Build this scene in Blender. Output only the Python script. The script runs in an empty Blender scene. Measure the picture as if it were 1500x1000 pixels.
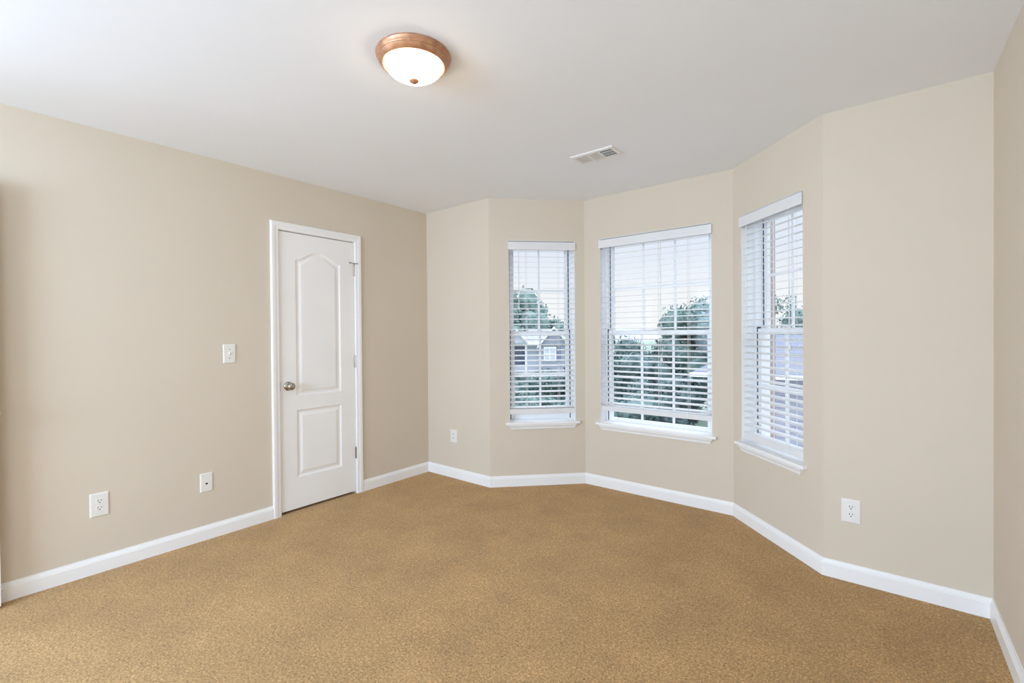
import bpy, bmesh, math, random
from mathutils import Vector, Matrix

# ------------------------------------------------------------------ camera
CAM_POS = Vector((3.36728, -2.94386, 1.28791))
F_PX, PITCH, ROLL, YAW = 678.74, -0.00803, -0.00779, -0.67206
sc = bpy.context.scene
col = sc.collection
cd = bpy.data.cameras.new('camera')
cam = bpy.data.objects.new('camera', cd)
col.objects.link(cam)
fw = Vector((math.sin(YAW)*math.cos(PITCH), math.cos(YAW)*math.cos(PITCH), math.sin(PITCH)))
rt = Vector((math.cos(YAW), -math.sin(YAW), 0))
up = rt.cross(fw)
r2 = rt*math.cos(ROLL) + up*math.sin(ROLL)
u2 = -rt*math.sin(ROLL) + up*math.cos(ROLL)
cam.matrix_world = Matrix(((r2.x, u2.x, -fw.x, CAM_POS.x), (r2.y, u2.y, -fw.y, CAM_POS.y),
                           (r2.z, u2.z, -fw.z, CAM_POS.z), (0, 0, 0, 1)))
cd.sensor_width = 36
cd.lens = 36*F_PX/1500
cd.shift_y = -4.35/1500
cd.clip_start = 0.02
cd.clip_end = 2000
sc.camera = cam

# ------------------------------------------------------------------ sky and added fill lights
w = bpy.data.worlds.new('sky'); sc.world = w; w.use_nodes = True
nt = w.node_tree; nt.nodes.clear()
wo = nt.nodes.new('ShaderNodeOutputWorld'); bg = nt.nodes.new('ShaderNodeBackground')
tc = nt.nodes.new('ShaderNodeTexCoord'); sx = nt.nodes.new('ShaderNodeSeparateXYZ')
cr = nt.nodes.new('ShaderNodeValToRGB')
cr.color_ramp.elements[0].position = 0.0; cr.color_ramp.elements[0].color = (1.0, 1.0, 1.0, 1)
cr.color_ramp.elements[1].position = 0.5; cr.color_ramp.elements[1].color = (0.78, 0.86, 1.0, 1)
e = cr.color_ramp.elements.new(0.07); e.color = (0.98, 0.99, 1.0, 1)
e = cr.color_ramp.elements.new(0.16); e.color = (0.84, 0.89, 0.99, 1)
e = cr.color_ramp.elements.new(0.30); e.color = (0.80, 0.87, 1.0, 1)
# an overcast sky is brightest overhead
mr = nt.nodes.new('ShaderNodeMapRange'); mr.inputs['From Min'].default_value = 0.28; mr.inputs['From Max'].default_value = 0.6
mr.inputs['To Min'].default_value = 1.0; mr.inputs['To Max'].default_value = 4.0
nt.links.new(sx.outputs['Z'], mr.inputs[0]); nt.links.new(mr.outputs[0], bg.inputs[1])
nt.links.new(tc.outputs['Generated'], sx.inputs[0]); nt.links.new(sx.outputs['Z'], cr.inputs[0])
nt.links.new(cr.outputs[0], bg.inputs[0]); bg.inputs[1].default_value = 1.0
nt.links.new(bg.outputs[0], wo.inputs[0])

def area_light(name, loc, target, sx_, sy_, power, color):
    l = bpy.data.lights.new(name, 'AREA'); l.shape = 'RECTANGLE'; l.size = sx_; l.size_y = sy_
    l.energy = power; l.color = color
    o = bpy.data.objects.new(name, l); col.objects.link(o); o.location = loc
    o.rotation_euler = (Vector(target)-Vector(loc)).to_track_quat('-Z', 'Y').to_euler()
    return o
# added fill light at a made-up window behind the camera
area_light('added_rear_fill', (1.62, -5.86, 1.55), (2.5, 0, 1.75), 2.6, 1.35, 163, (0.70, 0.915, 1.19))
# more added fill: at a made-up side window and in the unseen hall doorway
area_light('added_side_fill', (4.02, -4.45, 1.55), (0.3, -2.8, 1.2), 1.2, 1.35, 17, (0.70, 0.915, 1.19))
area_light('added_hall_fill', (-0.30, -4.02, 1.05), (3.7, -2.4, 0.9), 0.75, 1.9, 34, (0.70, 0.915, 1.19))

sc.cycles.max_bounces = 24
sc.cycles.diffuse_bounces = 16
sc.cycles.transparent_max_bounces = 24
sc.view_settings.view_transform = 'Standard'
sc.view_settings.look = 'None'
sc.view_settings.exposure = 0.0
sc.view_settings.gamma = 1.0
sc.view_settings.use_curve_mapping = False

# ------------------------------------------------------------------ materials
def principled(name, color, rough=0.5, metal=0.0, spec=0.5):
    m = bpy.data.materials.new(name); m.use_nodes = True
    b = m.node_tree.nodes['Principled BSDF']
    b.inputs['Base Color'].default_value = (*color, 1)
    b.inputs['Roughness'].default_value = rough
    b.inputs['Metallic'].default_value = metal
    b.inputs['Specular IOR Level'].default_value = spec
    return m, b
def bump_noise(m, b, scale, strength, dist=0.002, detail=4):
    n = m.node_tree
    t = n.nodes.new('ShaderNodeTexNoise'); t.inputs['Scale'].default_value = scale; t.inputs['Detail'].default_value = detail
    g = n.nodes.new('ShaderNodeNewGeometry')
    n.links.new(g.outputs['Position'], t.inputs['Vector'])
    bp = n.nodes.new('ShaderNodeBump'); bp.inputs['Strength'].default_value = strength; bp.inputs['Distance'].default_value = dist
    n.links.new(t.outputs['Fac'], bp.inputs['Height']); n.links.new(bp.outputs['Normal'], b.inputs['Normal'])
def vary(m, b, c1, c2, scale, detail=3, lo=0.35, hi=0.65, obj=False):
    n = m.node_tree
    t = n.nodes.new('ShaderNodeTexNoise'); t.inputs['Scale'].default_value = scale; t.inputs['Detail'].default_value = detail
    g = n.nodes.new('ShaderNodeNewGeometry'); n.links.new(g.outputs['Position'], t.inputs['Vector'])
    r = n.nodes.new('ShaderNodeValToRGB')
    r.color_ramp.elements[0].position = lo; r.color_ramp.elements[0].color = (*c1, 1)
    r.color_ramp.elements[1].position = hi; r.color_ramp.elements[1].color = (*c2, 1)
    n.links.new(t.outputs['Fac'], r.inputs[0]); n.links.new(r.outputs[0], b.inputs['Base Color'])
    return r
M = {}
def mk(key, c, rough=0.5, metal=0, spec=0.5, c2=None, scale=5, bump=None):
    m, b = principled(key, c, rough, metal, spec)
    if c2: vary(m, b, c, c2, scale)
    if bump: bump_noise(m, b, *bump)
    M[key] = m
    return m
mk('wall_paint', (0.658, 0.583, 0.480), 0.75, 0, 0.25, (0.672, 0.596, 0.491), 1.3, (220, 0.12, 0.001))
mk('ceiling_paint', (0.85, 0.885, 0.94), 0.9, 0, 0.15, (0.865, 0.90, 0.955), 1.1, (160, 0.15, 0.001))
mk('trim_paint', (0.87, 0.87, 0.865), 0.35, 0, 0.4, (0.89, 0.89, 0.885), 3)
mk('door_paint', (0.88, 0.875, 0.86), 0.42, 0, 0.4, (0.90, 0.895, 0.88), 3)
mk('vinyl_white', (0.83, 0.84, 0.86), 0.35, 0, 0.4, (0.86, 0.87, 0.88), 4)
mk('blind_white', (0.745, 0.75, 0.755), 0.4, 0, 0.35, (0.765, 0.77, 0.775), 6)
mk('cord', (0.82, 0.82, 0.82), 0.8, 0, 0.2, (0.75, 0.75, 0.75), 60)
mk('plate_white', (0.80, 0.79, 0.75), 0.3, 0, 0.5, (0.82, 0.81, 0.77), 12)
mk('dark_slot', (0.03, 0.03, 0.03), 0.6, 0, 0.3, (0.05, 0.045, 0.04), 50)
mk('weather_strip', (0.05, 0.06, 0.09), 0.6, 0, 0.3, (0.07, 0.08, 0.11), 50)
mk('nickel', (0.42, 0.39, 0.35), 0.25, 1.0, 0.5, (0.48, 0.45, 0.40), 40)
mk('bronze', (0.40, 0.195, 0.105), 0.34, 0.45, 0.5, (0.56, 0.30, 0.17), 35)
mk('vent_metal', (0.80, 0.80, 0.79), 0.45, 0, 0.4, (0.82, 0.82, 0.81), 9)
mk('duct_dark', (0.04, 0.04, 0.04), 0.8, 0, 0.2, (0.06, 0.06, 0.06), 9)
mk('closet_shade', (0.12, 0.11, 0.10), 0.9, 0, 0.1, (0.14, 0.13, 0.12), 5)  # darkness of the unlit closet put into its wall colour
# outdoors
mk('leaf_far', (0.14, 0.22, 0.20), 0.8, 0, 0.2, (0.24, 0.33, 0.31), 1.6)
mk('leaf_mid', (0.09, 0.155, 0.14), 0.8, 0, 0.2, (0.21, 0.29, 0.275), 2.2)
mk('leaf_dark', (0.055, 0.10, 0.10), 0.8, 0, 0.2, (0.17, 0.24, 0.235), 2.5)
mk('bark', (0.10, 0.085, 0.075), 0.9, 0, 0.1, (0.18, 0.15, 0.13), 8)
mk('grass', (0.18, 0.26, 0.20), 0.9, 0, 0.1, (0.28, 0.34, 0.28), 0.6)
mk('bounce_concrete', (0.60, 0.60, 0.58), 0.9, 0, 0.1, (0.68, 0.68, 0.66), 3)
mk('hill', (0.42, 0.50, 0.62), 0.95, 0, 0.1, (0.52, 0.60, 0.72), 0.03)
mk('house_trim', (0.85, 0.86, 0.9), 0.5, 0, 0.3, (0.88, 0.89, 0.92), 3)
mk('house_glass', (0.08, 0.10, 0.16), 0.15, 0, 0.5, (0.14, 0.16, 0.24), 2)
mk('shutter', (0.10, 0.11, 0.22), 0.6, 0, 0.3, (0.13, 0.14, 0.26), 3)
mk('brick', (0.30, 0.25, 0.25), 0.9, 0, 0.2, (0.45, 0.40, 0.40), 25)
def brick_mat():
    m, b = principled('brick_face', (0.4, 0.3, 0.3), 0.9)
    n = m.node_tree; t = n.nodes.new('ShaderNodeTexBrick')
    t.inputs['Color1'].default_value = (0.34, 0.27, 0.26, 1); t.inputs['Color2'].default_value = (0.44, 0.36, 0.35, 1)
    t.inputs['Mortar'].default_value = (0.6, 0.58, 0.58, 1); t.inputs['Scale'].default_value = 5
    t.inputs['Mortar Size'].default_value = 0.03
    tc = n.nodes.new('ShaderNodeTexCoord'); n.links.new(tc.outputs['Object'], t.inputs['Vector'])
    n.links.new(t.outputs[0], b.inputs['Base Color']); M['brick_face'] = m
brick_mat()
def banded(key, c1, c2, period, axis='Z', rough=0.7, noise=0.0):
    # lap siding and shingle courses: thin darker line every «period» metres
    m, b = principled(key, c1, rough, 0, 0.2); n = m.node_tree
    g = n.nodes.new('ShaderNodeNewGeometry'); s = n.nodes.new('ShaderNodeSeparateXYZ')
    n.links.new(g.outputs['Position'], s.inputs[0])
    d = n.nodes.new('ShaderNodeMath'); d.operation = 'DIVIDE'; d.inputs[1].default_value = period
    f = n.nodes.new('ShaderNodeMath'); f.operation = 'FRACT'
    n.links.new(s.outputs[axis], d.inputs[0]); n.links.new(d.outputs[0], f.inputs[0])
    r = n.nodes.new('ShaderNodeValToRGB'); r.color_ramp.interpolation = 'LINEAR'
    r.color_ramp.elements[0].position = 0.0; r.color_ramp.elements[0].color = (*c2, 1)
    r.color_ramp.elements[1].position = 0.22; r.color_ramp.elements[1].color = (*c1, 1)
    n.links.new(f.outputs[0], r.inputs[0])
    t = n.nodes.new('ShaderNodeTexNoise'); t.inputs['Scale'].default_value = 2.5; t.inputs['Detail'].default_value = 5
    n.links.new(g.outputs['Position'], t.inputs['Vector'])
    mx = n.nodes.new('ShaderNodeMix'); mx.data_type = 'RGBA'; mx.blend_type = 'MULTIPLY'; mx.inputs[0].default_value = 0.5
    n.links.new(r.outputs[0], mx.inputs[6]); n.links.new(t.outputs['Color'], mx.inputs[7])
    mx.inputs[0].default_value = noise
    n.links.new(mx.outputs[2], b.inputs['Base Color']); M[key] = m
banded('siding', (0.36, 0.37, 0.45), (0.23, 0.24, 0.31), 0.15, noise=0.1)
banded('siding_pale', (0.62, 0.63, 0.74), (0.42, 0.43, 0.55), 0.15, noise=0.1)
banded('shingle', (0.24, 0.255, 0.31), (0.16, 0.17, 0.22), 0.09, noise=0.35)
banded('shingle_grey', (0.40, 0.42, 0.50), (0.28, 0.30, 0.38), 0.12, noise=0.35)

def carpet():
    m, b = principled('carpet', (0.4, 0.26, 0.13), 1.0, 0, 0.05); n = m.node_tree
    b.inputs['Sheen Weight'].default_value = 0.25; b.inputs['Sheen Roughness'].default_value = 0.6
    b.inputs['Sheen Tint'].default_value = (1.0, 0.86, 0.66, 1)
    g = n.nodes.new('ShaderNodeNewGeometry')
    def noise(sc_, det, rough=0.5, dist=0.0):
        t = n.nodes.new('ShaderNodeTexNoise'); t.inputs['Scale'].default_value = sc_; t.inputs['Detail'].default_value = det
        t.inputs['Roughness'].default_value = rough; t.inputs['Distortion'].default_value = dist
        n.links.new(g.outputs['Position'], t.inputs['Vector']); return t
    fine = noise(125, 4, 0.72, 0.8); mid = noise(3.2, 4, 0.6); spots = noise(1.1, 3, 0.5)
    r = n.nodes.new('ShaderNodeValToRGB')
    r.color_ramp.elements[0].position = 0.33; r.color_ramp.elements[0].color = (0.22, 0.120, 0.042, 1)
    r.color_ramp.elements[1].position = 0.68; r.color_ramp.elements[1].color = (0.78, 0.49, 0.225, 1)
    e = r.color_ramp.elements.new(0.5); e.color = (0.44, 0.258, 0.099, 1)
    n.links.new(fine.outputs['Fac'], r.inputs[0])
    r2_ = n.nodes.new('ShaderNodeMapRange'); r2_.inputs['From Min'].default_value = 0.3; r2_.inputs['From Max'].default_value = 0.72
    r2_.inputs['To Min'].default_value = 0.87; r2_.inputs['To Max'].default_value = 1.15
    n.links.new(mid.outputs['Fac'], r2_.inputs[0])
    mx = n.nodes.new('ShaderNodeVectorMath'); mx.operation = 'SCALE'
    n.links.new(r.outputs[0], mx.inputs[0]); n.links.new(r2_.outputs[0], mx.inputs['Scale'])
    n.links.new(mx.outputs[0], b.inputs['Base Color'])
    bp = n.nodes.new('ShaderNodeBump'); bp.inputs['Strength'].default_value = 0.9; bp.inputs['Distance'].default_value = 0.006
    n.links.new(fine.outputs['Fac'], bp.inputs['Height']); n.links.new(bp.outputs['Normal'], b.inputs['Normal'])
    M['carpet'] = m
carpet()
def glass():
    m = bpy.data.materials.new('window_glass'); m.use_nodes = True; n = m.node_tree; n.nodes.clear()
    o = n.nodes.new('ShaderNodeOutputMaterial'); mix = n.nodes.new('ShaderNodeMixShader')
    t = n.nodes.new('ShaderNodeBsdfTransparent'); gl = n.nodes.new('ShaderNodeBsdfGlossy'); fr = n.nodes.new('ShaderNodeLayerWeight'); pw = n.nodes.new('ShaderNodeMath'); pw.operation = 'POWER'; pw.inputs[1].default_value = 4.0; pm = n.nodes.new('ShaderNodeMath'); pm.operation = 'MULTIPLY_ADD'; pm.inputs[1].default_value = 0.5; pm.inputs[2].default_value = 0.01
    t.inputs[0].default_value = (0.97, 0.98, 0.98, 1); gl.inputs['Roughness'].default_value = 0.02; fr.inputs[0].default_value = 0.5
    n.links.new(fr.outputs['Facing'], pw.inputs[0]); n.links.new(pw.outputs[0], pm.inputs[0]); n.links.new(pm.outputs[0], mix.inputs[0]); n.links.new(t.outputs[0], mix.inputs[1]); n.links.new(gl.outputs[0], mix.inputs[2])
    n.links.new(mix.outputs[0], o.inputs[0]); M['glass'] = m
glass()
def shade_mat():
    m, b = principled('lit_alabaster_glass', (0.9, 0.86, 0.8), 0.3)
    n = m.node_tree; t = n.nodes.new('ShaderNodeTexNoise'); t.inputs['Scale'].default_value = 9; t.inputs['Detail'].default_value = 3
    g = n.nodes.new('ShaderNodeNewGeometry'); n.links.new(g.outputs['Position'], t.inputs['Vector'])
    r = n.nodes.new('ShaderNodeValToRGB'); r.color_ramp.elements[0].color = (1.0, 0.73, 0.49, 1); r.color_ramp.elements[1].color = (1.0, 0.77, 0.54, 1)
    n.links.new(t.outputs['Fac'], r.inputs[0]); n.links.new(r.outputs[0], b.inputs['Emission Color'])
    b.inputs['Emission Strength'].default_value = 20.0; M['shade'] = m
shade_mat()

# ------------------------------------------------------------------ helpers
def tag(o, label=None, cat=None, group=None, kind=None):
    if label: o['label'] = label
    if cat: o['category'] = cat
    if group: o['group'] = group
    if kind: o['kind'] = kind
    return o
def empty(name, mat=None, loc=None):
    o = bpy.data.objects.new(name, None); col.objects.link(o); o.empty_display_size = 0.1
    if mat is not None: o.matrix_world = mat
    if loc is not None: o.location = loc
    return o
class MB:
    def __init__(s): s.v = []; s.f = []
    def quadmesh(s, vs, fs):
        k = len(s.v); s.v += [tuple(v) for v in vs]; s.f += [tuple(i+k for i in f) for f in fs]
    def box(s, x0, x1, y0, y1, z0, z1):
        x0, x1 = min(x0, x1), max(x0, x1); y0, y1 = min(y0, y1), max(y0, y1); z0, z1 = min(z0, z1), max(z0, z1)
        s.quadmesh([(x0, y0, z0), (x1, y0, z0), (x1, y1, z0), (x0, y1, z0), (x0, y0, z1), (x1, y0, z1), (x1, y1, z1), (x0, y1, z1)],
                   [(0, 3, 2, 1), (4, 5, 6, 7), (0, 1, 5, 4), (1, 2, 6, 5), (2, 3, 7, 6), (3, 0, 4, 7)])
    def prism(s, pts, z0, z1):
        n = len(pts)
        s.quadmesh([(x, y, z0) for x, y in pts]+[(x, y, z1) for x, y in pts],
                   [tuple(range(n-1, -1, -1)), tuple(range(n, 2*n))]+[(i, (i+1) % n, (i+1) % n+n, i+n) for i in range(n)])
    def extrude(s, prof, a, b, fn):
        # closed profile of (p,q) swept between stations a and b; fn(station,p,q)->xyz
        n = len(prof)
        s.quadmesh([fn(a, p, q) for p, q in prof]+[fn(b, p, q) for p, q in prof],
                   [tuple(range(n-1, -1, -1)), tuple(range(n, 2*n))]+[(i, (i+1) % n, (i+1) % n+n, i+n) for i in range(n)])
    def cyl(s, p0, p1, r, n=12, r1=None):
        p0 = Vector(p0); p1 = Vector(p1); r1 = r if r1 is None else r1
        d = (p1-p0).normalized(); a = d.orthogonal().normalized(); b = d.cross(a)
        vs = [p0+(a*math.cos(2*math.pi*i/n)+b*math.sin(2*math.pi*i/n))*r for i in range(n)]
        vs += [p1+(a*math.cos(2*math.pi*i/n)+b*math.sin(2*math.pi*i/n))*r1 for i in range(n)]
        s.quadmesh(vs, [tuple(range(n-1, -1, -1)), tuple(range(n, 2*n))]+[(i, (i+1) % n, (i+1) % n+n, i+n) for i in range(n)])
    def lathe(s, prof, c, axis, n=48):
        c = Vector(c); d = Vector(axis).normalized(); a = d.orthogonal().normalized(); b = d.cross(a)
        vs = []
        for r, h in prof:
            for i in range(n):
                t = 2*math.pi*i/n; vs.append(c+d*h+(a*math.cos(t)+b*math.sin(t))*max(r, 1e-5))
        fs = [(k*n+i, k*n+(i+1) % n, (k+1)*n+(i+1) % n, (k+1)*n+i) for k in range(len(prof)-1) for i in range(n)]
        fs += [tuple(range(n-1, -1, -1)), tuple((len(prof)-1)*n+i for i in range(n))]
        s.quadmesh(vs, fs)
    def build(s, name, m, parent=None, bevel=0, smooth=False, seg=2, auto=None):
        me = bpy.data.meshes.new(name); me.from_pydata(s.v, [], s.f); me.update()
        bm = bmesh.new(); bm.from_mesh(me); bmesh.ops.remove_doubles(bm, verts=bm.verts, dist=1e-6)
        bmesh.ops.recalc_face_normals(bm, faces=bm.faces)
        if smooth:
            for f in bm.faces: f.smooth = True
            for ed in bm.edges:
                if len(ed.link_faces) == 2 and ed.calc_face_angle(0) > math.radians(40): ed.smooth = False
        bm.to_mesh(me); bm.free()
        me.materials.append(m)
        o = bpy.data.objects.new(name, me); col.objects.link(o)
        if parent: o.parent = parent
        if bevel:
            md = o.modifiers.new('bevel', 'BEVEL'); md.width = bevel; md.segments = seg; md.limit_method = 'ANGLE'; md.angle_limit = math.radians(35)
        return o
def frame_of(P, Q, flip=False):
    # local frame on a wall: x along the wall, y INTO the room, z up
    t = (Vector(Q)-Vector(P)).normalized(); n = Vector((t.y, -t.x))
    return Matrix(((t.x, n.x, 0, P[0]), (t.y, n.y, 0, P[1]), (0, 0, 1, 0), (0, 0, 0, 1)))

# ------------------------------------------------------------------ room shell
H = 2.44
s2 = 1/math.sqrt(2)
A = Vector((0, 0)); B = Vector((0.7809, 0)); C = Vector((1.3648, 0.5839)); D = Vector((2.5545, 0.5839))
E_ = Vector((3.1278, 0.0106)); F = Vector((3.7621, 0.0106)); G = Vector((3.7621, -5.6)); HH = Vector((0, -5.6))
poly = [A, B, C, D, E_, F, G, HH]      # clockwise seen from above; outside is to the left of each edge
TH = 0.205
def offset_poly(pts, d):
    out = []; n = len(pts)
    for i in range(n):
        p, q, r = pts[i-1], pts[i], pts[(i+1) % n]
        t1 = (q-p).normalized(); t2 = (r-q).normalized()
        n1 = Vector((-t1.y, t1.x)); n2 = Vector((-t2.y, t2.x))
        m = (n1+n2).normalized(); out.append(q+m*(d/m.dot(n1)))
    return out
outer = offset_poly(poly, TH)
def wall(name, i, openings=(), m='wall_paint', mat2=None):
    j = (i+1) % 8; P, Q = poly[i], poly[j]; L = (Q-P).length; t = (Q-P)/L; nn = Vector((-t.y, t.x))
    Po, Qo = outer[i], outer[j]
    def quad(s0, s1, z0, z1, mb):
        a = P+t*s0; b = P+t*s1
        ao = Po if s0 <= 0 else a+nn*TH; bo = Qo if s1 >= L else b+nn*TH
        mb.prism([tuple(a), tuple(b), tuple(bo), tuple(ao)], z0, z1)
    mb = MB(); x = 0
    for (o0, o1, z0, z1) in sorted(openings):
        quad(x, o0, 0, H, mb)
        if z0 > 0: quad(o0, o1, 0, z0, mb)
        quad(o0, o1, z1, H, mb)
        x = o1
    quad(x, L, 0, H, mb)
    o = mb.build(name, M[m]); o['kind'] = 'structure'
    return o
WZ0, WZ1 = 0.53, 2.088
win = {1: (1, 0.165, 0.742), 2: (2, 0.146, 1.046), 3: (3, 0.090, 0.667)}
DY0, DY1, DZ = -1.400, -0.762, 2.068     # closet door rough opening on the left wall
wall('wall_back', 0)
wall('wall_bay_left', 1, [(win[1][1], win[1][2], WZ0, WZ1)])
wall('wall_bay_center', 2, [(win[2][1], win[2][2], WZ0, WZ1)])
wall('wall_bay_right', 3, [(win[3][1], win[3][2], WZ0, WZ1)])
wall('wall_back_right', 4)
wall('wall_right', 5, [(3.84, 5.18, 0.80, 2.25)])  # opening added for the side fill light
wall('wall_rear', 6, [(0.62, 3.55, 0.80, 2.25)])  # opening added for the rear fill light
wall('wall_left', 7, [(5.6-4.43, 5.6-3.60, 0, 2.068), (5.6+DY0, 5.6+DY1, 0, DZ)])

mb = MB()
mb.prism([tuple(p) for p in outer][::-1], -0.20, 0.0)
fl = mb.build('floor', M['carpet']); fl['kind'] = 'structure'
mb = MB(); mb.prism([tuple(p) for p in outer][::-1], H, H+0.2)
ce = mb.build('ceiling', M['ceiling_paint']); ce['kind'] = 'structure'
# closet shell behind the closed door
mb = MB()
mb.box(-0.80, -0.77, -1.75, -0.45, -0.2, 2.44); mb.box(-0.77, -TH-0.001, -1.75, -1.72, -0.2, 2.44)
mb.box(-0.77, -TH-0.001, -0.48, -0.45, -0.2, 2.44); mb.box(-0.77, -TH-0.001, -1.72, -0.48, 2.41, 2.44)
mb.box(-0.77, -TH-0.001, -1.72, -0.48, -0.2, -0.005)
cl = mb.build('wall_closet', M['closet_shade']); cl['kind'] = 'structure'

# baseboards: profile height 0.09 with a moulded top
bprof = [(0.0, 0.0), (0.0135, 0.0), (0.0135, 0.066), (0.0115, 0.069), (0.0115, 0.073), (0.0085, 0.079), (0.0060, 0.085), (0.0050, 0.090), (0.0, 0.090)]
def baseboard(name, i, s0=None, s1=None):
    j = (i+1) % 8; P, Q = poly[i], poly[j]; L = (Q-P).length; t = (Q-P)/L; n = Vector((t.y, -t.x))
    prv = (P-poly[i-1]).normalized(); nxt = (poly[(j+1) % 8]-Q).normalized()
    # mitre: how far the end shifts per metre of projection
    def mit(t1, t2):
        n1 = Vector((t1.y, -t1.x)); n2 = Vector((t2.y, -t2.x)); m = (n1+n2).normalized(); return m/m.dot(n1)
    m0 = mit(prv, t) if s0 is None else n
    m1 = mit(t, nxt) if s1 is None else n
    a = P if s0 is None else P+t*s0; b = Q if s1 is None else P+t*s1
    mb = MB(); k = len(bprof)
    vs = [(a.x+m0.x*p, a.y+m0.y*p, q) for p, q in bprof]+[(b.x+m1.x*p, b.y+m1.y*p, q) for p, q in bprof]
    mb.quadmesh(vs, [tuple(range(k)), tuple(range(2*k-1, k-1, -1))]+[(x, (x+1) % k, (x+1) % k+k, x+k) for x in range(k)])
    o = mb.build(name, M['trim_paint']); o['kind'] = 'structure'
baseboard('baseboard_back', 0); baseboard('baseboard_bay_left', 1); baseboard('baseboard_bay_center', 2)
baseboard('baseboard_bay_right', 3); baseboard('baseboard_back_right', 4); baseboard('baseboard_right', 5)
baseboard('baseboard_left', 7, 5.6-3.53, 5.6-1.4395); baseboard('baseboard_left_corner', 7, 5.6-0.7235, None)
baseboard('baseboard_left_rear', 7, None, 5.6-4.50); baseboard('baseboard_rear', 6)

# ------------------------------------------------------------------ windows
def window(num, i, s0, s1, cols, z0=WZ0+0.015, z1=WZ1, lower_rail=0.040, sill=True):
    root = empty('window_%d' % num, frame_of(poly[i], poly[(i+1) % 8])); root['kind'] = 'structure'
    wz = 0.545                       # top of the stool
    # outer vinyl frame (y negative is outward)
    fo, fi = -0.200, -0.098
    t = 0.020
    mb = MB()
    mb.box(s0, s0+t, fo, fi, z0, z1); mb.box(s1-t, s1, fo, fi, z0, z1)
    mb.box(s0+t, s1-t, fo, fi, z1-t, z1); mb.box(s0+t, s1-t, fo, fi, z0, z0+0.006)
    mb.box(s0, s0+0.004, fi, -0.002, 0.5452, z1); mb.box(s1-0.004, s1, fi, -0.002, 0.5452, z1); mb.box(s0+0.004, s1-0.004, fi, -0.002, z1-0.004, z1)
    mb.build('window_frame', M['vinyl_white'], root, 0.001)
    # dark weather strips in the sash tracks
    mb = MB()
    for a, b in ((s0+t, s0+t+0.008), (s1-t-0.008, s1-t)):
        mb.box(a, b, -0.172, -0.1500, 1.33, z1-t); mb.box(a, b, -0.128, -0.1045, z0+0.006, 1.33)
    mb.box(s0+t, s1-t, -0.172, -0.156, z1-t-0.004, z1-t)
    mb.build('weather_strip', M['weather_strip'], root)
    mb = MB()
    mb.box(s0-0.10, s0-0.012, -0.262, -0.206, z0-0.1, z1+0.1); mb.box(s1+0.012, s1+0.10, -0.262, -0.206, z0-0.1, z1+0.1)
    mb.build('brick_return', M['brick_face'], root)
    zm = 1.299
    g0, g1 = s0+t+0.006, s1-t-0.006
    def sash(name, ya, yb, za, zb, bot, top):
        st = 0.034
        mb = MB()
        mb.box(g0, g0+st, ya, yb, za, zb); mb.box(g1-st, g1, ya, yb, za, zb)
        mb.box(g0+st, g1-st, ya, yb, za, za+bot); mb.box(g0+st, g1-st, ya, yb, zb-top, zb)
        s = mb.build(name, M['vinyl_white'], root, 0.002)
        mb = MB(); yc = (ya+yb)/2
        mb.box(g0+st, g1-st, yc-0.002, yc+0.002, za+bot, zb-top)
        mb.build('pane', M['glass'], s)
        mb = MB(); m_ = 0.009
        for k in range(1, cols):
            x = g0+st+(g1-g0-2*st)*k/cols
            mb.box(x-m_, x+m_, yc-0.006, yc+0.006, za+bot, zb-top)
        zc = (za+bot+zb-top)/2
        mb.box(g0+st, g1-st, yc-0.0055, yc+0.0055, zc-m_, zc+m_)
        mb.build('muntin', M['vinyl_white'], s, 0.0015)
        return s
    sash('upper_sash', -0.176, -0.152, zm-0.012, z1-t-0.004, 0.032, 0.030)
    lo = sash('lower_sash', -0.132, -0.106, z0+0.006, zm+0.018, lower_rail, 0.040)
    mb = MB(); c = (s0+s1)/2
    mb.box(c-0.025, c+0.025, -0.128, -0.108, zm+0.018, zm+0.026); mb.cyl((c, -0.118, zm+0.026), (c, -0.118, zm+0.032), 0.009)
    mb.box(c-0.004, c+0.022, -0.124, -0.112, zm+0.030, zm+0.036)
    mb.build('sash_lock', M['vinyl_white'], root, 0.001)
    if sill:
        # stool with ears and an apron with slanted, mitred ends
        mb = MB()
        mb.box(s0, s1, -0.098, 0.0, 0.5302, wz); mb.box(s0-0.032, s1+0.032, 0.0002, 0.034, 0.524, wz)
        mb.build('sill', M['trim_paint'], root, 0.004, seg=3)
        mb = MB()
        prof = [(0.0002, 0.524), (0.026, 0.524), (0.024, 0.513), (0.014, 0.500), (0.012, 0.490), (0.010, 0.484), (0.0002, 0.484)]
        n = len(prof)
        def end(zq, sgn, base): return base+sgn*(-0.004-0.022*(0.524-zq)/0.04)
        vs = [(end(q, -1, s0-0.012), p, q) for p, q in prof]+[(end(q, 1, s1+0.012), p, q) for p, q in prof]
        mb.quadmesh(vs, [tuple(range(n-1, -1, -1)), tuple(range(n, 2*n))]+[(a, (a+1) % n, (a+1) % n+n, a+n) for a in range(n)])
        mb.build('apron', M['trim_paint'], root)
    return root
for k, cols in ((1, 2), (2, 3), (3, 2)): window(k, win[k][0], win[k][1], win[k][2], cols, lower_rail={1: 0.058, 2: 0.026, 3: 0.045}[k])
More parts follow.
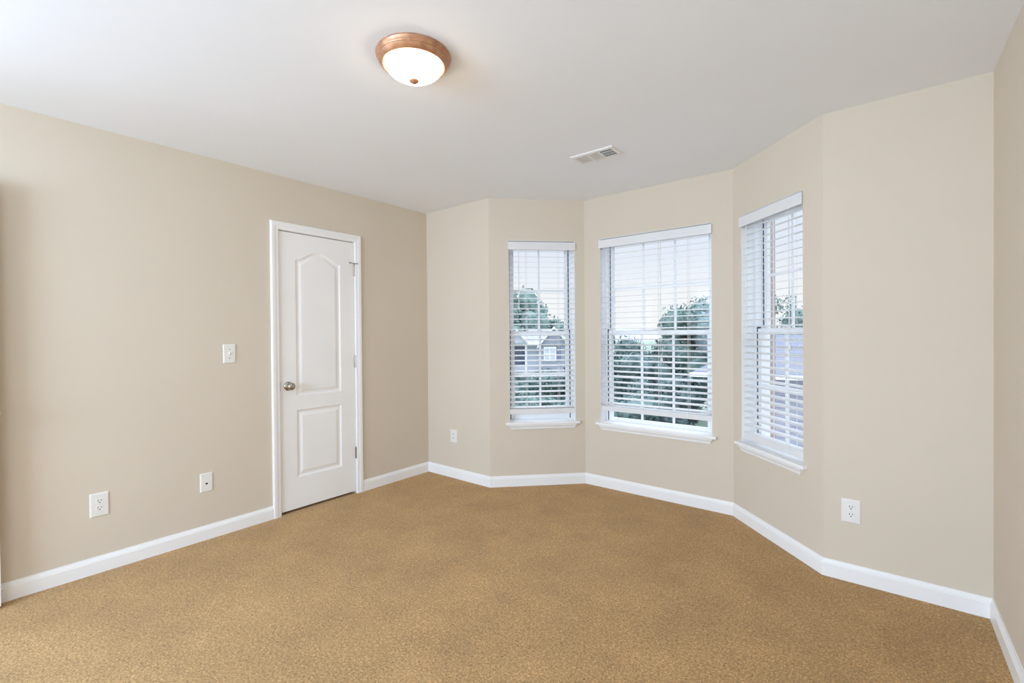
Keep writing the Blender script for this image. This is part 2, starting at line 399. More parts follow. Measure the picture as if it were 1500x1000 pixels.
# unseen window added around the rear fill light: plain frame and pane
root = empty('window_4', frame_of(poly[6], poly[7])); root['kind'] = 'structure'
mb = MB(); a, b, c, d = 0.62, 3.55, 0.80, 2.25
mb.box(a, a+.04, -.15, -.09, c, d); mb.box(b-.04, b, -.15, -.09, c, d); mb.box(a+.04, b-.04, -.15, -.09, c, c+.04); mb.box(a+.04, b-.04, -.15, -.09, d-.04, d)
mb.build('window_frame', M['vinyl_white'], root)
mb = MB(); mb.box(a+.04, b-.04, -.122, -.118, c+.04, d-.04); mb.build('pane', M['glass'], root)

root = empty('window_5', frame_of(poly[5], poly[6])); root['kind'] = 'structure'  # unseen side window, added to let in the side fill light
mb = MB(); a, b, c, d = 3.84, 5.18, 0.80, 2.25
mb.box(a, a+.04, -.15, -.09, c, d); mb.box(b-.04, b, -.15, -.09, c, d); mb.box(a+.04, b-.04, -.15, -.09, c, c+.04); mb.box(a+.04, b-.04, -.15, -.09, d-.04, d)
mb.build('window_frame', M['vinyl_white'], root)
mb = MB(); mb.box(a+.04, b-.04, -.122, -.118, c+.04, d-.04); mb.build('pane', M['glass'], root)

# ------------------------------------------------------------------ blinds
def blind(i, s0, s1, label, ladders, rail_z, rail_dz, rail_h, wand_x, wand_z, cord_x, cord_z, tilt=9.5, swing=0.0):
    root = empty('window_blind', frame_of(poly[i], poly[(i+1) % 8]) @ Matrix.Translation((s0, 0, rail_z)))
    tag(root, label, 'blind', 'white slatted blinds in the bay windows')
    W = s1-s0; Z = lambda z: z-rail_z
    # valance: a thin face board with short returns, a little proud of the wall
    mb = MB()
    mb.box(-0.004, W+0.004, 0.006, 0.014, Z(2.008), Z(2.076)); mb.box(0.003, 0.010, -0.03, 0.0065, Z(2.010), Z(2.075)); mb.box(W-0.010, W-0.003, -0.03, 0.0065, Z(2.010), Z(2.075))
    mb.build('valance', M['blind_white'], root, 0.0025)
    mb = MB(); mb.box(0.012, W-0.012, -0.060, -0.008, Z(2.022), Z(2.070)); mb.build('headrail', M['blind_white'], root, 0.002)
    yc, hw, th = -0.036, 0.0245, 0.0013
    a = math.radians(tilt); ca, sa = math.cos(a), math.sin(a)
    mb = MB(); z = 2.000; e0, e1 = 0.006, W-0.006
    zs = []
    while z > rail_z+0.03:
        zs.append(z); z -= 0.0445
    for z in zs:
        prof = []
        for q in (-1, -0.5, 0, 0.5, 1): prof.append((q*hw, th+0.0018*(1-q*q)))
        for q in (1, 0.5, 0, -0.5, -1): prof.append((q*hw, -th+0.0018*(1-q*q)))
        jx = random.uniform(-0.0012, 0.0012)
        rz = rail_dz*(2.0-z)/(2.0-rail_z)
        n = len(prof)
        vs = [(e0+jx, yc+p*ca+q*sa, Z(z)-p*sa+q*ca+rz*-0.5) for p, q in prof]+[(e1+jx, yc+p*ca+q*sa, Z(z)-p*sa+q*ca+rz*0.5) for p, q in prof]
        mb.quadmesh(vs, [tuple(range(n-1, -1, -1)), tuple(range(n, 2*n))]+[(k, (k+1) % n, (k+1) % n+n, k+n) for k in range(n)])
    mb.build('slats', M['blind_white'], root)
    mb = MB(); hz = rail_h/2; d = rail_dz/2
    vs = []
    for x, dz in ((0.004, -d), (W-0.004, d)):
        for y, zz in ((-0.025, -hz), (0.025, -hz), (0.025, hz), (-0.025, hz)):
            vs.append((x, yc+y*ca+0*sa, dz+zz-y*sa))
    mb.quadmesh(vs, [(3, 2, 1, 0), (4, 5, 6, 7), (0, 1, 5, 4), (1, 2, 6, 5), (2, 3, 7, 6), (3, 0, 4, 7)])
    mb.build('bottom_rail', M['blind_white'], root, 0.003)
    for lx in ladders:
        mb = MB(); dz = rail_dz*(lx/W-0.5)
        for y in (yc+0.0255, yc-0.0255):
            mb.cyl((lx, y, Z(2.022)), (lx, y, dz), 0.0011, 6)
        mb.cyl((lx+0.006, yc+0.0265, Z(2.022)), (lx+0.006, yc+0.0265, dz), 0.0009, 6)
        mb.build('ladder_cord', M['cord'], root)
    if wand_x is not None:
        mb = MB(); mb.cyl((wand_x, -0.004, Z(2.016)), (wand_x+0.002, -0.001, Z(wand_z)), 0.0042, 6)
        mb.cyl((wand_x, -0.004, Z(2.03)), (wand_x, -0.004, Z(2.014)), 0.002, 6)
        mb.cyl((wand_x+0.002, -0.001, Z(wand_z)), (wand_x+0.002, -0.001, Z(wand_z)-0.018), 0.0042, 8, 0.006)
        mb.build('tilt_wand', M['blind_white'], root)
    if cord_x is not None:
        mb = MB()
        pts = [Vector((cord_x+0.004*math.sin(k*1.7+q*2)+q*0.012*(k/12), -0.004+0.002*q, Z(2.02+(cord_z-2.02)*k/12))) for q in (0, 1) for k in range(13)]
        for q in (0, 1):
            for k in range(12): mb.cyl(pts[q*13+k], pts[q*13+k+1], 0.0012, 6)
        mb.build('lift_cord', M['cord'], root)
        for q in (0, 1):
            p = pts[q*13+12]; mb = MB()
            mb.lathe([(0.002, 0.0), (0.005, -0.004), (0.0085, -0.022), (0.009, -0.032), (0.006, -0.036)], p, (0, 0, 1), 12)
            mb.build('tassel', M['blind_white'], root, smooth=True)
    return root
random.seed(3)
blind(1, win[1][1], win[1][2], 'narrow white slatted blind over the leftmost bay window', (0.155, 0.435), 0.634, 0.0, 0.045, 0.088, 1.52, None, 0)
blind(2, win[2][1], win[2][2], 'wide white slatted blind over the middle, largest bay window', (0.085, 0.50, 0.725), 0.668, 0.002, 0.040, None, 0, 0.520, 1.10)
blind(3, win[3][1], win[3][2], 'narrow white slatted blind over the right bay window, with two cord tassels', (0.13, 0.45), 0.594, 0.0, 0.046, 0.055, 1.22, 0.46, 1.22)

# ------------------------------------------------------------------ closet door (door_1)
# local frame on the left wall: x along the wall towards the back corner, y into the room, z up
LW = frame_of(HH, A)          # origin at HH; along +Y
def ly(y): return y+5.6
d1 = empty('door_1', LW); d1['kind'] = 'structure'
x0, x1 = ly(-1.3835), ly(-0.7790)         # leaf edges
def casing(root, xa, xb, zt, wdt, name='door_casing'):
    prof = [(0.0, 0.0), (0.0, 0.009), (0.006, 0.012), (0.020, 0.013), (0.030, 0.0165), (wdt-0.010, 0.0175), (wdt-0.004, 0.016), (wdt, 0.013), (wdt, 0.0)]
    n = len(prof); mb = MB()
    path = [lambda p: (xa-p, 0.0), lambda p: (xa-p, zt+p), lambda p: (xb+p, zt+p), lambda p: (xb+p, 0.0)]
    vs = []
    for fnp in path:
        for p, q in prof:
            X, Zz = fnp(p); vs.append((X, q+0.0002, Zz))
    fs = []
    for k in range(3):
        for a_ in range(n-1): fs.append((k*n+a_, k*n+a_+1, (k+1)*n+a_+1, (k+1)*n+a_))
        fs.append((k*n+n-1, k*n, (k+1)*n, (k+1)*n+n-1))
    fs += [tuple(range(n)), tuple(range(4*n-1, 3*n-1, -1))]
    mb.quadmesh(vs, fs); return mb.build(name, M['trim_paint'], root)
casing(d1, x0-0.004, x1+0.004, 2.054, 0.056)
mb = MB()
mb.box(ly(DY0), x0-0.003, -0.168, 0.0, 0, DZ); mb.box(x1+0.003, ly(DY1), -0.168, 0.0, 0, DZ); mb.box(x0-0.003, x1+0.003, -0.168, 0.0, 2.0525, DZ)
mb.box(x0-0.003, x0+0.010, -0.055, -0.042, 0, 2.0525); mb.box(x1-0.010, x1+0.003, -0.055, -0.042, 0, 2.0525)
mb.build('door_jamb', M['trim_paint'], d1)
def leaf_mesh(name, X0, X1, Z0, Z1, yf, th, panels, m, parent):
    # door face as a fine relief grid; panels = list of (xa, xb, za, zb, arch)
    nx, nz = 150, 420
    def relief(x, z):
        h = 0.0
        for xa, xb, za, zb, arch in panels:
            top = zb
            if arch:
                u = (x-(xa+xb)/2)/((xb-xa)/2)
                q_ = max(0.0, min(1.0, (0.94-abs(u))*1.22)); top = zb+arch*q_*q_*(3-2*q_)
            dd = min(x-xa, xb-x, z-za, (top-z)*(0.93 if arch else 1.0))
            if dd > 0:
                if dd < 0.010: h = -0.0075*math.sin(dd/0.010*math.pi/2)
                elif dd < 0.020: h = -0.0075
                elif dd < 0.045: tt = (dd-0.020)/0.025; h = -0.0075+0.0065*(tt*tt*(3-2*tt))
                else: h = -0.001
        return h
    mb = MB(); vs = []; fs = []
    for j in range(nz+1):
        for i in range(nx+1):
            x = X0+(X1-X0)*i/nx; z = Z0+(Z1-Z0)*j/nz; vs.append((x, yf+relief(x, z), z))
    W_ = nx+1
    for j in range(nz):
        for i in range(nx): fs.append((j*W_+i, j*W_+i+1, (j+1)*W_+i+1, (j+1)*W_+i))
    k = len(vs)
    vs += [(X0, yf-th, Z0), (X1, yf-th, Z0), (X1, yf-th, Z1), (X0, yf-th, Z1)]
    fs.append((k, k+3, k+2, k+1))
    fs.append(tuple([j*W_ for j in range(nz+1)]+[k+3, k]))
    fs.append(tuple([j*W_+nx for j in range(nz, -1, -1)]+[k+1, k+2]))
    fs.append(tuple([i for i in range(nx, -1, -1)]+[k, k+1]))
    fs.append(tuple([nz*W_+i for i in range(nx+1)]+[k+2, k+3]))
    mb.quadmesh(vs, fs); return mb.build(name, m, parent, smooth=True)
leaf = leaf_mesh('door_leaf', x0+0.0015, x1-0.0015, 0.020, 2.047, -0.004, 0.035,
    [(ly(-1.262), ly(-0.904), 0.850, 1.856, 0.062), (ly(-1.262), ly(-0.904), 0.250, 0.742, 0)], M['door_paint'], d1)
def knob(parent, c, ax, name='door_knob'):
    mb = MB()
    mb.lathe([(0.0, 0), (0.033, 0.0), (0.033, 0.004), (0.030, 0.008), (0.020, 0.011), (0.0125, 0.014), (0.0115, 0.026), (0.014, 0.031), (0.022, 0.036),
              (0.0268, 0.044), (0.0275, 0.052), (0.025, 0.060), (0.018, 0.066), (0.009, 0.0685), (0.0, 0.069)], c, ax, 40)
    return mb.build(name, M['nickel'], parent, smooth=True)
kb = knob(d1, (ly(-1.3250), -0.004, 0.928), (0, 1, 0)); kb['label'] = 'round satin nickel door knob'
mb = MB(); mb.box(x0-0.0034, x0+0.0012, -0.012, 0.0015, 0.895, 0.962); mb.build('latch_plate', M['nickel'], d1)
for hz in (0.335, 1.080, 1.826):
    mb = MB(); hx = x1+0.001
    mb.cyl((hx, 0.0042, hz-0.045), (hx, 0.0042, hz+0.045), 0.0056, 14)
    for k in range(-2, 3): mb.cyl((hx, 0.0042, hz+k*0.018-0.0006), (hx, 0.0042, hz+k*0.018+0.0006), 0.006, 14)
    mb.cyl((hx, 0.0042, hz+0.045), (hx, 0.0042, hz+0.049), 0.0066, 14, 0.004); mb.cyl((hx, 0.0042, hz-0.049), (hx, 0.0042, hz-0.045), 0.004, 14, 0.0066)
    mb.box(hx-0.006, hx+0.006, -0.03, 0.001, hz-0.044, hz+0.044)
    mb.build('hinge', M['nickel'], d1, smooth=True)
# hinge-pin door stop on the top hinge
mb = MB(); hz = 1.879; hx = x1+0.001
mb.cyl((hx, 0.010, hz-0.004), (hx, 0.010, hz+0.003), 0.010, 16)
mb.cyl((hx-0.048, 0.020, hz), (hx+0.022, 0.014, hz), 0.0028, 10)
mb.cyl((hx-0.054, 0.0205, hz), (hx-0.046, 0.020, hz), 0.0068, 14)
mb.cyl((hx+0.018, 0.014, hz), (hx+0.026, 0.0135, hz), 0.0052, 14)
mb.build('door_stop', M['nickel'], d1, smooth=True)

# ------------------------------------------------------------------ entry door (door_2): open flat along the left wall, its edge at the frame edge
d2 = empty('door_2'); d2['kind'] = 'structure'
M2 = Matrix.Translation((0.128, -3.585, 0))@Matrix.Rotation(math.radians(90), 4, 'Z')@Matrix.Scale(-1, 4, (0, 1, 0))
d2.matrix_world = Matrix.Translation((0.086, -3.546, 0))@Matrix.Rotation(math.radians(90), 4, 'Z')
def leaf2():
    Wd = 0.80
    o = leaf_mesh('door_leaf', 0, Wd, 0.015, 2.045, 0.0, 0.035, [(0.12, Wd-0.12, 0.85, 1.85, 0.055), (0.12, Wd-0.12, 0.25, 0.74, 0)], M['door_paint'], d2)
    o.scale = (1, -1, 1)
    k = knob(d2, (Wd-0.065, 0.0, 0.93), (0, -1, 0)); k['label'] = 'round satin nickel door knob'
    mb = MB(); mb.box(Wd-0.0005, Wd+0.0012, 0.006, 0.029, 0.90, 0.96); mb.build('latch_plate', M['nickel'], d2)
    mb = MB(); mb.quadmesh([(Wd, .010, .918), (Wd+.011, .010, .918), (Wd+.002, .026, .918), (Wd, .026, .918), (Wd, .010, .945), (Wd+.011, .010, .945), (Wd+.002, .026, .945), (Wd, .026, .945)], [(3, 2, 1, 0), (4, 5, 6, 7), (0, 1, 5, 4), (1, 2, 6, 5), (2, 3, 7, 6), (3, 0, 4, 7)]); mb.build('latch_bolt', M['nickel'], d2)
leaf2()

# ------------------------------------------------------------------ ceiling light
cl_ = empty('ceiling_light', loc=(1.862, -1.688, H)); tag(cl_, 'round flush ceiling light, bronze rim around a glowing white glass bowl', 'ceiling light')
mb = MB()
mb.lathe([(0.0, -0.0002), (0.150, -0.0002), (0.1525, -0.004), (0.1515, -0.010), (0.145, -0.017), (0.1425, -0.022), (0.1435, -0.026), (0.139, -0.033), (0.132, -0.040), (0.127, -0.044), (0.122, -0.043), (0.119, -0.036), (0.0, -0.034)], (0, 0, 0), (0, 0, 1), 72)
mb.build('rim', M['bronze'], cl_, smooth=True)
mb = MB(); R = 0.118; pr = []
for k in range(15):
    a = k/14*math.pi/2; pr.append((R*math.cos(a)**1.3 if k < 14 else 0.0, -0.036-0.066*math.sin(a)))
mb.lathe([(0, -0.0345)]+pr, (0, 0, 0), (0, 0, 1), 64)
gs = mb.build('glass_shade', M['shade'], cl_, smooth=True); gs['label'] = 'glowing frosted white glass bowl'
mb = MB()
mb.lathe([(0.0, -0.094), (0.017, -0.0985), (0.020, -0.1015), (0.0185, -0.106), (0.011, -0.111), (0.006, -0.115), (0.0, -0.1165)], (0, 0, 0), (0, 0, 1), 32)
mb.build('finial', M['bronze'], cl_, smooth=True)

# ------------------------------------------------------------------ ceiling vent
v = empty('ceiling_vent', loc=(1.937, -0.2605, H)); tag(v, 'small white rectangular air register in the ceiling before the bay windows', 'vent')
mb = MB(); hx_, hy_ = 0.150, 0.078; ix, iy = 0.126, 0.054; zt, zb_ = -0.0002, -0.009
out = [(-hx_, -hy_), (hx_, -hy_), (hx_, hy_), (-hx_, hy_)]; inn = [(-ix, -iy), (ix, -iy), (ix, iy), (-ix, iy)]
mid = [(-hx_+.008, -hy_+.008), (hx_-.008, -hy_+.008), (hx_-.008, hy_-.008), (-hx_+.008, hy_-.008)]
vs = [(x, y, zt) for x, y in out]+[(x, y, zb_+.004) for x, y in out]+[(x, y, zb_) for x, y in mid]+[(x, y, zb_) for x, y in inn]+[(x, y, zt) for x, y in inn]
fs = []
for k in range(4):
    for l in range(4): fs.append((k*4+l, k*4+(l+1) % 4, (k+1)*4+(l+1) % 4, (k+1)*4+l))
for l in range(4): fs.append((16+l, 16+(l+1) % 4, (l+1) % 4, l))
mb.quadmesh(vs, fs)
mb.box(-0.045, -0.034, -iy, iy, zb_, zt); mb.box(0.034, 0.045, -iy, iy, zb_, zt)
mb.build('frame', M['vent_metal'], v)
mb = MB(); mb.box(-ix, ix, -iy, iy, -0.0018, -0.0004); mb.build('duct_shade', M['duct_dark'], v)  # flat dark sheet in place of the shade inside the duct
mb = MB()
def fin(cx, cy, L, along, tl):
    hw = 0.0058; t_ = 0.0005; a = math.radians(tl); ca, sa = math.cos(a), math.sin(a)
    vs = []
    for e1 in (-L/2, L/2):
        for p, q in ((-hw, -t_), (hw, -t_), (hw, t_), (-hw, t_)):
            pp, qq = p*ca-q*sa, p*sa+q*ca
            vs.append((cx+e1, cy+pp, qq-0.0068) if along == 'x' else (cx+pp, cy+e1, qq-0.0068))
    mb.quadmesh(vs, [(0, 1, 2, 3), (7, 6, 5, 4), (0, 4, 5, 1), (1, 5, 6, 2), (2, 6, 7, 3), (3, 7, 4, 0)])
for k in range(7): fin(0.0855, -iy+0.0085+k*0.0152, 0.080, 'x', 35)
for k in range(6): fin(0.0-0.0275+k*0.011, 0, 2*iy, 'y', 45)
for k in range(6): fin(-0.1195+k*0.0135, 0, 2*iy, 'y', 48)
for y in (-0.018, 0.018): mb.box(0.046, ix, y-0.001, y+0.001, -0.0085, -0.003)
mb.build('louvers', M['vent_metal'], v)
for x in (-0.138, 0.138):
    mb = MB(); mb.lathe([(0.0, -0.009), (0.004, -0.0092), (0.003, -0.0108), (0.0, -0.011)], (x, 0, 0), (0, 0, 1), 12)
    mb.build('screw', M['vent_metal'], v, smooth=True)

# ------------------------------------------------------------------ wall plates
def plate(name, mat4, w_, h_, kind, label, cat, group=None):
    r = empty(name, mat4); tag(r, label, cat, group)
    mb = MB(); b_ = 0.006
    vs = [(-w_/2, 0.0002, -h_/2), (w_/2, 0.0002, -h_/2), (w_/2, 0.0002, h_/2), (-w_/2, 0.0002, h_/2)]
    vs += [(x*0.995, 0.003, z*0.995) for x, _, z in vs[:4]]
    vs += [((w_/2-b_)*sx_, 0.0058, (h_/2-b_)*sz_) for sx_, sz_ in ((-1, -1), (1, -1), (1, 1), (-1, 1))]
    fs = [(3, 2, 1, 0), (8, 9, 10, 11)]
    for k in range(2):
        for l in range(4): fs.append((k*4+l, k*4+(l+1) % 4, (k+1)*4+(l+1) % 4, (k+1)*4+l))
    mb.quadmesh(vs, fs); mb.build('plate', M['plate_white'], r, 0.0012)
    sc_ = []
    if kind == 'outlet':
        for zc in (0.0195, -0.0195):
            mb = MB(); pts = []
            for k in range(32):
                a = 2*math.pi*k/32; x = 0.0172*math.cos(a); z = max(-0.0142, min(0.0142, 0.0172*math.sin(a))); pts.append((x, z))
            n = len(pts)
            vs = [(x, 0.0058, z+zc) for x, z in pts]+[(x*0.97, 0.0075, z*0.97+zc) for x, z in pts]
            mb.quadmesh(vs, [tuple(range(n-1, -1, -1)), tuple(range(n, 2*n))]+[(k, (k+1) % n, (k+1) % n+n, k+n) for k in range(n)])
            s_ = mb.build('receptacle', M['plate_white'], r)
            mb = MB()
            mb.box(-0.0078, -0.0050, 0.0073, 0.0077, zc+0.0005, zc+0.0098); mb.box(0.0050, 0.0078, 0.0073, 0.0077, zc+0.0015, zc+0.0090)
            mb.cyl((0, 0.0073, zc-0.0062), (0, 0.0077, zc-0.0062), 0.0030, 14)
            mb.build('slots', M['dark_slot'], s_)
        sc_ = [0.0]
    elif kind == 'switch':
        mb = MB(); mb.box(-0.005, 0.005, 0.0050, 0.0066, -0.012, 0.012); s_ = mb.build('switch_opening', M['plate_white'], r)
        mb = MB()
        vs = [(-0.0042, 0.0060, -0.010), (0.0042, 0.0060, -0.010), (0.0042, 0.0060, 0.010), (-0.0042, 0.0060, 0.010),
              (-0.0036, 0.0165, 0.004), (0.0036, 0.0165, 0.004), (0.0036, 0.0155, 0.0105), (-0.0036, 0.0155, 0.0105)]
        mb.quadmesh(vs, [(3, 2, 1, 0), (4, 5, 6, 7), (0, 1, 5, 4), (1, 2, 6, 5), (2, 3, 7, 6), (3, 0, 4, 7)])
        mb.build('toggle', M['plate_white'], r, 0.0008)
        sc_ = [0.030, -0.030]
    else:
        mb = MB(); mb.box(-0.0065, 0.0065, 0.0056, 0.0062, -0.013, -0.002); mb.build('jack', M['dark_slot'], r)
        sc_ = [0.042, -0.042]
    for z in sc_:
        mb = MB(); mb.lathe([(0, 0.0056), (0.0032, 0.0058), (0.0025, 0.0068), (0, 0.0071)], (0, 0, z), (0, 1, 0), 12); mb.build('screw', M['nickel'] if kind == 'switch' else M['plate_white'], r, smooth=True)
    return r
def on(i, s, z): return frame_of(poly[i], poly[(i+1) % 8])@Matrix.Translation((s, 0, z))
G_ = 'white duplex power outlets'
plate('power_outlet', on(7, ly(-2.372), 0.3720), 0.082, 0.130, 'outlet', 'white power outlet on the left wall, leftmost, nearest the camera side', 'outlet', G_)
plate('power_outlet', on(0, 0.3445, 0.3765), 0.084, 0.118, 'outlet', 'small shaded power outlet on the short wall left of the bay', 'outlet', G_)
plate('power_outlet', on(4, 0.1190, 0.3645), 0.082, 0.122, 'outlet', 'white power outlet on the wall right of the bay windows', 'outlet', G_)
plate('light_switch', on(7, ly(-1.7125), 1.1775), 0.076, 0.126, 'switch', 'white toggle light switch on the wall left of the closed door', 'light switch')
plate('phone_jack', on(7, ly(-1.855), 0.3630), 0.072, 0.120, 'jack', 'white wall plate with one small dark socket, low left of the door', 'wall jack')

# ------------------------------------------------------------------ outdoors
GZ = -2.9
mb = MB(); mb.box(-160, 160, 1.2, 320, GZ-0.3, GZ); g = mb.build('ground', M['grass']); g['kind'] = 'structure'
mb = MB(); mb.box(-9, 12, 1.25, 8.6, GZ+0.001, GZ+0.06); g = mb.build('added_bounce_slab', M['bounce_concrete'], bevel=0.01); g['kind'] = 'structure'  # unseen pale slab added to bounce sky light up to the ceiling
def at(head, dist, lat=0.0):
    h = math.radians(head); return Vector((CAM_POS.x+math.sin(h)*dist+math.cos(h)*lat, CAM_POS.y+math.cos(h)*dist-math.sin(h)*lat))
def heading_frame(head, dist, z=0):
    h = math.radians(head); P = at(head, dist)
    # x to the right, y towards the room, z up
    return Matrix(((math.cos(h), -math.sin(h), 0, P.x), (-math.sin(h), -math.cos(h), 0, P.y), (0, 0, 1, z), (0, 0, 0, 1)))
# distant wooded ridge
mb = MB(); vs = []; n = 90
rnd = random.Random(8)
for k in range(n+1):
    x = -150+300*k/n; h = 6.0+1.6*math.sin(k*0.31)+1.0*math.sin(k*0.9+1)+rnd.uniform(-.6, .6)
    vs += [(x, 250, GZ), (x, 262, GZ+h), (x, 300, GZ+h*0.8), (x, 315, GZ)]
fs = [(4*k+j, 4*k+j+1, 4*k+5+j, 4*k+4+j) for k in range(n) for j in range(3)]
mb.quadmesh(vs, fs); o = mb.build('ridge', M['hill'], smooth=True); o['kind'] = 'structure'

def tree(name, head, dist, zc, rx, rz, label, mat, group=None, leaves=5000, leaf=0.14, sparse=False, seed=0, cat='tree', lat=0.0):
    rn = random.Random(seed); P = at(head, dist, lat)
    root = empty(name, loc=(P.x, P.y, GZ)); tag(root, label, cat, group)
    zc = zc-GZ
    mb = MB(); clumps = []
    nb = 26
    for k in range(nb):
        while True:
            a = Vector((rn.uniform(-1, 1), rn.uniform(-1, 1), rn.uniform(-1, 1)))
            if a.length < 1: break
        a *= 0.78
        clumps.append((Vector((a.x*rx, a.y*rx, zc+a.z*rz)), rn.uniform(0.26, 0.42)*(0.65 if sparse else 1)))
    for k in range(leaves):
        c, r = clumps[rn.randrange(nb)]
        d = Vector((rn.gauss(0, 1), rn.gauss(0, 1), rn.gauss(0, 1))).normalized()*rn.random()**0.4
        p = c+Vector((d.x*rx*r, d.y*rx*r, d.z*rz*r))
        if p.z < 0.02: p.z = rn.uniform(0.02, 0.3)
        q1 = Vector((rn.gauss(0, 1), rn.gauss(0, 1), rn.gauss(0, 1))).normalized(); q2 = q1.orthogonal().normalized()
        L = leaf*rn.uniform(0.6, 1.3)
        mb.quadmesh([p-q1*L, p+q2*L*0.45, p+q1*L, p-q2*L*0.45], [(0, 1, 2, 3)])
    if not sparse:
        for c, r in clumps:       # dense inner masses
            pr = [(math.sin(a*math.pi/6)*rx*r*0.72, -math.cos(a*math.pi/6)*rz*r*0.72) for a in range(7)]
            mb.lathe(pr, c, (0, 0, 1), 9)
    me = bpy.data.meshes.new('crown'); me.from_pydata(mb.v, [], mb.f); me.update(); me.materials.append(M[mat])
    o = bpy.data.objects.new('crown' if cat == 'tree' else 'foliage', me); col.objects.link(o); o.parent = root
    mb = MB(); tr = 0.035*rx+0.05
    mb.cyl((0, 0, -0.05), (0, 0, zc), tr, 10, tr*0.5)
    for k in range(12):
        c, r = clumps[k]; mb.cyl((0, 0, min(zc, max(0.1, c.z-0.5*rz*0.5))), c, tr*0.35, 6, tr*0.1)
    mb.build('trunk' if cat == 'tree' else 'stem', M['bark'], root)
    return root

# --- neighbour house seen through the left bay window
def house_far():
    root = empty('house', heading_frame(-35.1, 45, 0)); tag(root, 'pale lavender-grey house with white-trimmed gables, seen through the leftmost bay window', 'house')
    K = 0.0663
    X = lambda px: (px-790)*K
    Z = lambda py: 1.29-(py-501)*K
    ev = Z(513)
    def add(name, fn, m, par=root, bev=0):
        mb = MB(); fn(mb); return mb.build(name, M[m], par)
    add('walls', lambda b: b.box(X(735), X(836), -9, -0.6, GZ, ev), 'siding_pale')
    # main hipped roof
    def roof(b):
        a0, a1, y0, y1 = X(730), X(841), 0.0, -9.6; rz = Z(494); r0, r1 = X(776), X(812)
        b.quadmesh([(a0, y0, ev), (a1, y0, ev), (a1, y1, ev), (a0, y1, ev), (r0, (y0+y1)/2, rz+0.1), (r1, (y0+y1)/2, rz+0.1)],
                   [(0, 1, 5, 4), (1, 2, 5), (2, 3, 4, 5), (3, 0, 4), (3, 2, 1, 0)])
    add('roof', roof, 'shingle_grey')
    # front gables with white rake boards
    def gable(xa, xb, zp, ze, yf, yb, nm):
        xm = (xa+xb)/2
        g_ = add('gable', lambda b: b.quadmesh([(xa, yf, ze), (xb, yf, ze), (xm, yf, zp), (xa, yb, ze), (xb, yb, ze), (xm, yb, zp)],
                 [(0, 1, 2), (5, 4, 3), (0, 3, 4, 1), (1, 4, 5, 2), (0, 2, 5, 3)]), nm)
        def rake(b):
            for s, e in ((xa-0.25, xm), (xb+0.25, xm)):
                dz = (zp-ze)/(xm-xa); z0 = ze-0.25*dz
                b.quadmesh([(s, yf+0.35, z0), (e, yf+0.35, zp), (e, yf+0.35, zp+0.20), (s, yf+0.35, z0+0.20),
                            (s, yf-0.5, z0), (e, yf-0.5, zp), (e, yf-0.5, zp+0.20), (s, yf-0.5, z0+0.20)],
                           [(0, 1, 2, 3), (7, 6, 5, 4), (0, 4, 5, 1), (1, 5, 6, 2), (2, 6, 7, 3), (3, 7, 4, 0)])
        mb = MB(); rake(mb); mb.build('rake_board', M['house_trim'], g_)
        return g_
    gable(X(742), X(773), Z(497), Z(513), 0.9, -3, 'siding_pale')
    gable(X(790), X(832), Z(492), Z(517), 0.2, -3, 'siding')
    add('porch_column', lambda b: b.box(X(769), X(771.5), 0.45, 0.65, GZ, ev), 'house_trim')
    add('porch_column', lambda b: b.box(X(748), X(750.5), 0.45, 0.65, GZ, ev), 'house_trim')
    add('fascia', lambda b: b.box(X(742), X(832), 0.02, 0.12, ev-0.22, ev), 'house_trim')
    add('porch_shade', lambda b: b.box(X(752), X(768), -0.58, -0.5, Z(545), Z(519)), 'house_glass')  # dark panel stands in for the shade under the porch
    add('wall_front', lambda b: b.box(X(790), X(832), -0.6, 0.1, GZ, ev), 'siding')
    wf = add('window', lambda b: b.box(X(796), X(814), 0.1, 0.16, Z(540), Z(519)), 'house_trim')
    def panes(b):
        for a0, a1 in ((797.5, 803.8), (805.5, 812.3)):
            for c0, c1 in ((528.5, 520.5), (538.5, 530)): b.box(X(a0), X(a1), 0.16, 0.17, Z(c0), Z(c1))
    mb = MB(); panes(mb); mb.build('pane', M['siding_pale'], wf)
    add('shutter', lambda b: b.box(X(815), X(820), 0.1, 0.15, Z(540), Z(519)), 'shutter')
    return root
house_far()
# --- next-door house seen through the right bay window
def house_near():
    root = empty('house', heading_frame(-8.5, 13, 0)); tag(root, 'lavender shingled house close by, seen through the right bay window', 'house')
    ev, rg = 0.25, 1.22
    mb = MB(); mb.box(-1.68, 9, -8.0, -0.35, GZ, ev); mb.build('walls', M['siding'], root)
    mb = MB(); a0, a1, y0, y1 = -2.05, 9.4, 0.05, -8.4; r0, r1 = -0.3, 7.5
    mb.quadmesh([(a0, y0, ev), (a1, y0, ev), (a1, y1, ev), (a0, y1, ev), (r0, -3.0, rg), (r1, -3.0, rg)],
                [(0, 1, 5, 4), (1, 2, 5), (2, 3, 4, 5), (3, 0, 4), (3, 2, 1, 0)])
    mb.build('roof', M['shingle'], root)
    mb = MB(); mb.box(-2.05, 9.4, 0.05, 0.17, ev-0.09, ev+0.01); mb.build('gutter', M['house_trim'], root)
    for xx in (1.3, 3.6):
        mb = MB(); mb.box(xx, xx+0.9, -0.35, -0.28, -1.45, -0.25); f_ = mb.build('window', M['house_trim'], root)
        mb = MB(); mb.box(xx+.07, xx+.42, -0.28, -0.27, -1.38, -0.32); mb.box(xx+.48, xx+.83, -0.28, -0.27, -1.38, -0.32); mb.build('pane', M['house_glass'], f_)
    return root
house_near()
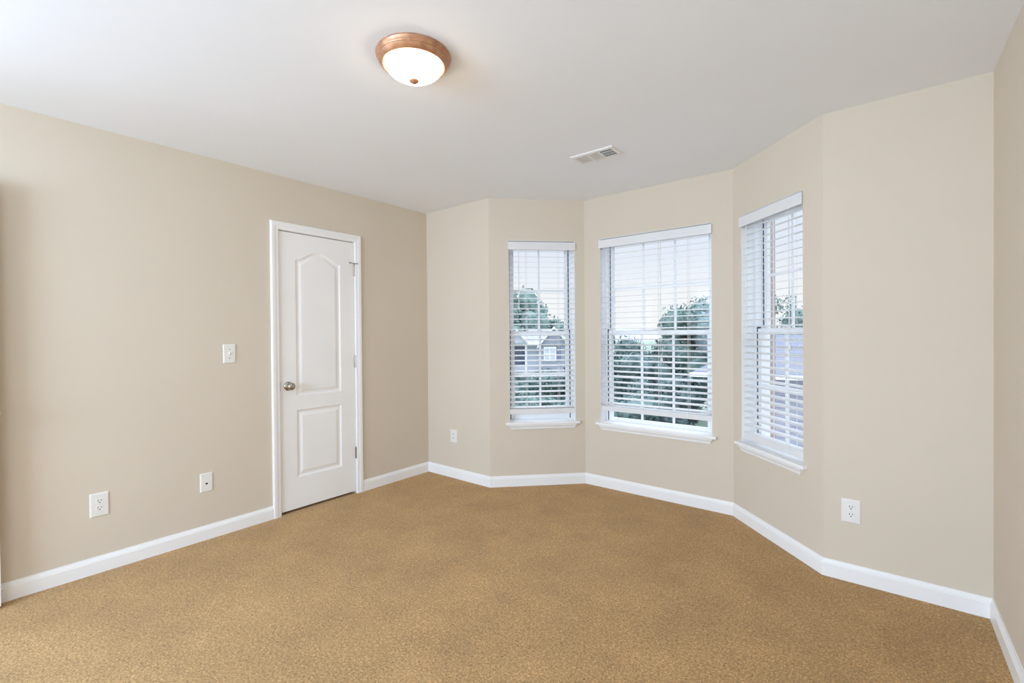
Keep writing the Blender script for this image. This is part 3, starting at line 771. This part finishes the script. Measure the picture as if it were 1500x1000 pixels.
# brick pier of our own house outside the right window
# --- trees
k = 0
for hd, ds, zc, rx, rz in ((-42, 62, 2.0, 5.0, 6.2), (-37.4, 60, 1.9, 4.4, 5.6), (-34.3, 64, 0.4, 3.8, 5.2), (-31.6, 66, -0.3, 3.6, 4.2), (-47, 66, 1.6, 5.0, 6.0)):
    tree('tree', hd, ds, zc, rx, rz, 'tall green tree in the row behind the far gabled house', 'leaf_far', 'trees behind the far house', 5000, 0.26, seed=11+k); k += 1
tree('tree', -17.0, 24, 0.7, 2.1, 2.2, 'big leafy green tree at the right of the middle bay window view', 'leaf_mid', None, 9000, 0.10, seed=31)
tree('tree', -26.6, 34, 1.2, 0.5, 1.9, 'slim young tree at the left edge of the middle bay window view', 'leaf_mid', None, 700, 0.10, True, seed=32)
tree('tree', -9.2, 24, 1.3, 1.35, 2.5, 'thin airy tree rising behind the near house roof, right bay window', 'leaf_far', None, 2600, 0.075, True, seed=33)
tree('tree', -5.6, 27, 0.6, 2.0, 2.1, 'round tree behind the near house roof, right of the airy one', 'leaf_far', None, 4000, 0.12, seed=34)
q = 0
for hd, ds, zc, rx, rz in ((-28.6, 26, -1.0, 2.3, 1.9), (-25.2, 24, -1.0, 2.4, 2.05), (-21.8, 25, -1.2, 2.4, 2.1), (-27.0, 17, -2.0, 1.7, 1.3), (-23.2, 16, -2.0, 1.8, 1.3), (-21.0, 18.5, -1.5, 1.7, 1.6), (-19.6, 24, -0.9, 1.8, 2.1), (-32, 27, -1.7, 2.2, 1.3)):
    tree('large_bush', hd, ds, zc, rx, rz, 'dense dark green bush in the hedge below the middle bay window', 'leaf_dark', 'hedge bushes below the middle window', 6500, 0.09, seed=50+q, cat='bush'); q += 1
for hd, ds, zc, rx, rz in ((-38.2, 33, -2.3, 1.4, 0.9), (-36.2, 30, -2.4, 1.3, 0.8), (-34.2, 32, -2.35, 1.4, 0.85), (-32.4, 29, -2.4, 1.3, 0.8), (-36.9, 24, -2.5, 1.1, 0.7), (-34.7, 23, -2.5, 1.1, 0.7), (-33.0, 22, -2.5, 1.0, 0.7)):
    tree('shrub', hd, ds, zc, rx, rz, 'low grey-green shrub on the lawn before the far gabled house', 'leaf_mid', 'shrubs before the far house', 3500, 0.08, seed=70+q, cat='shrub'); q += 1
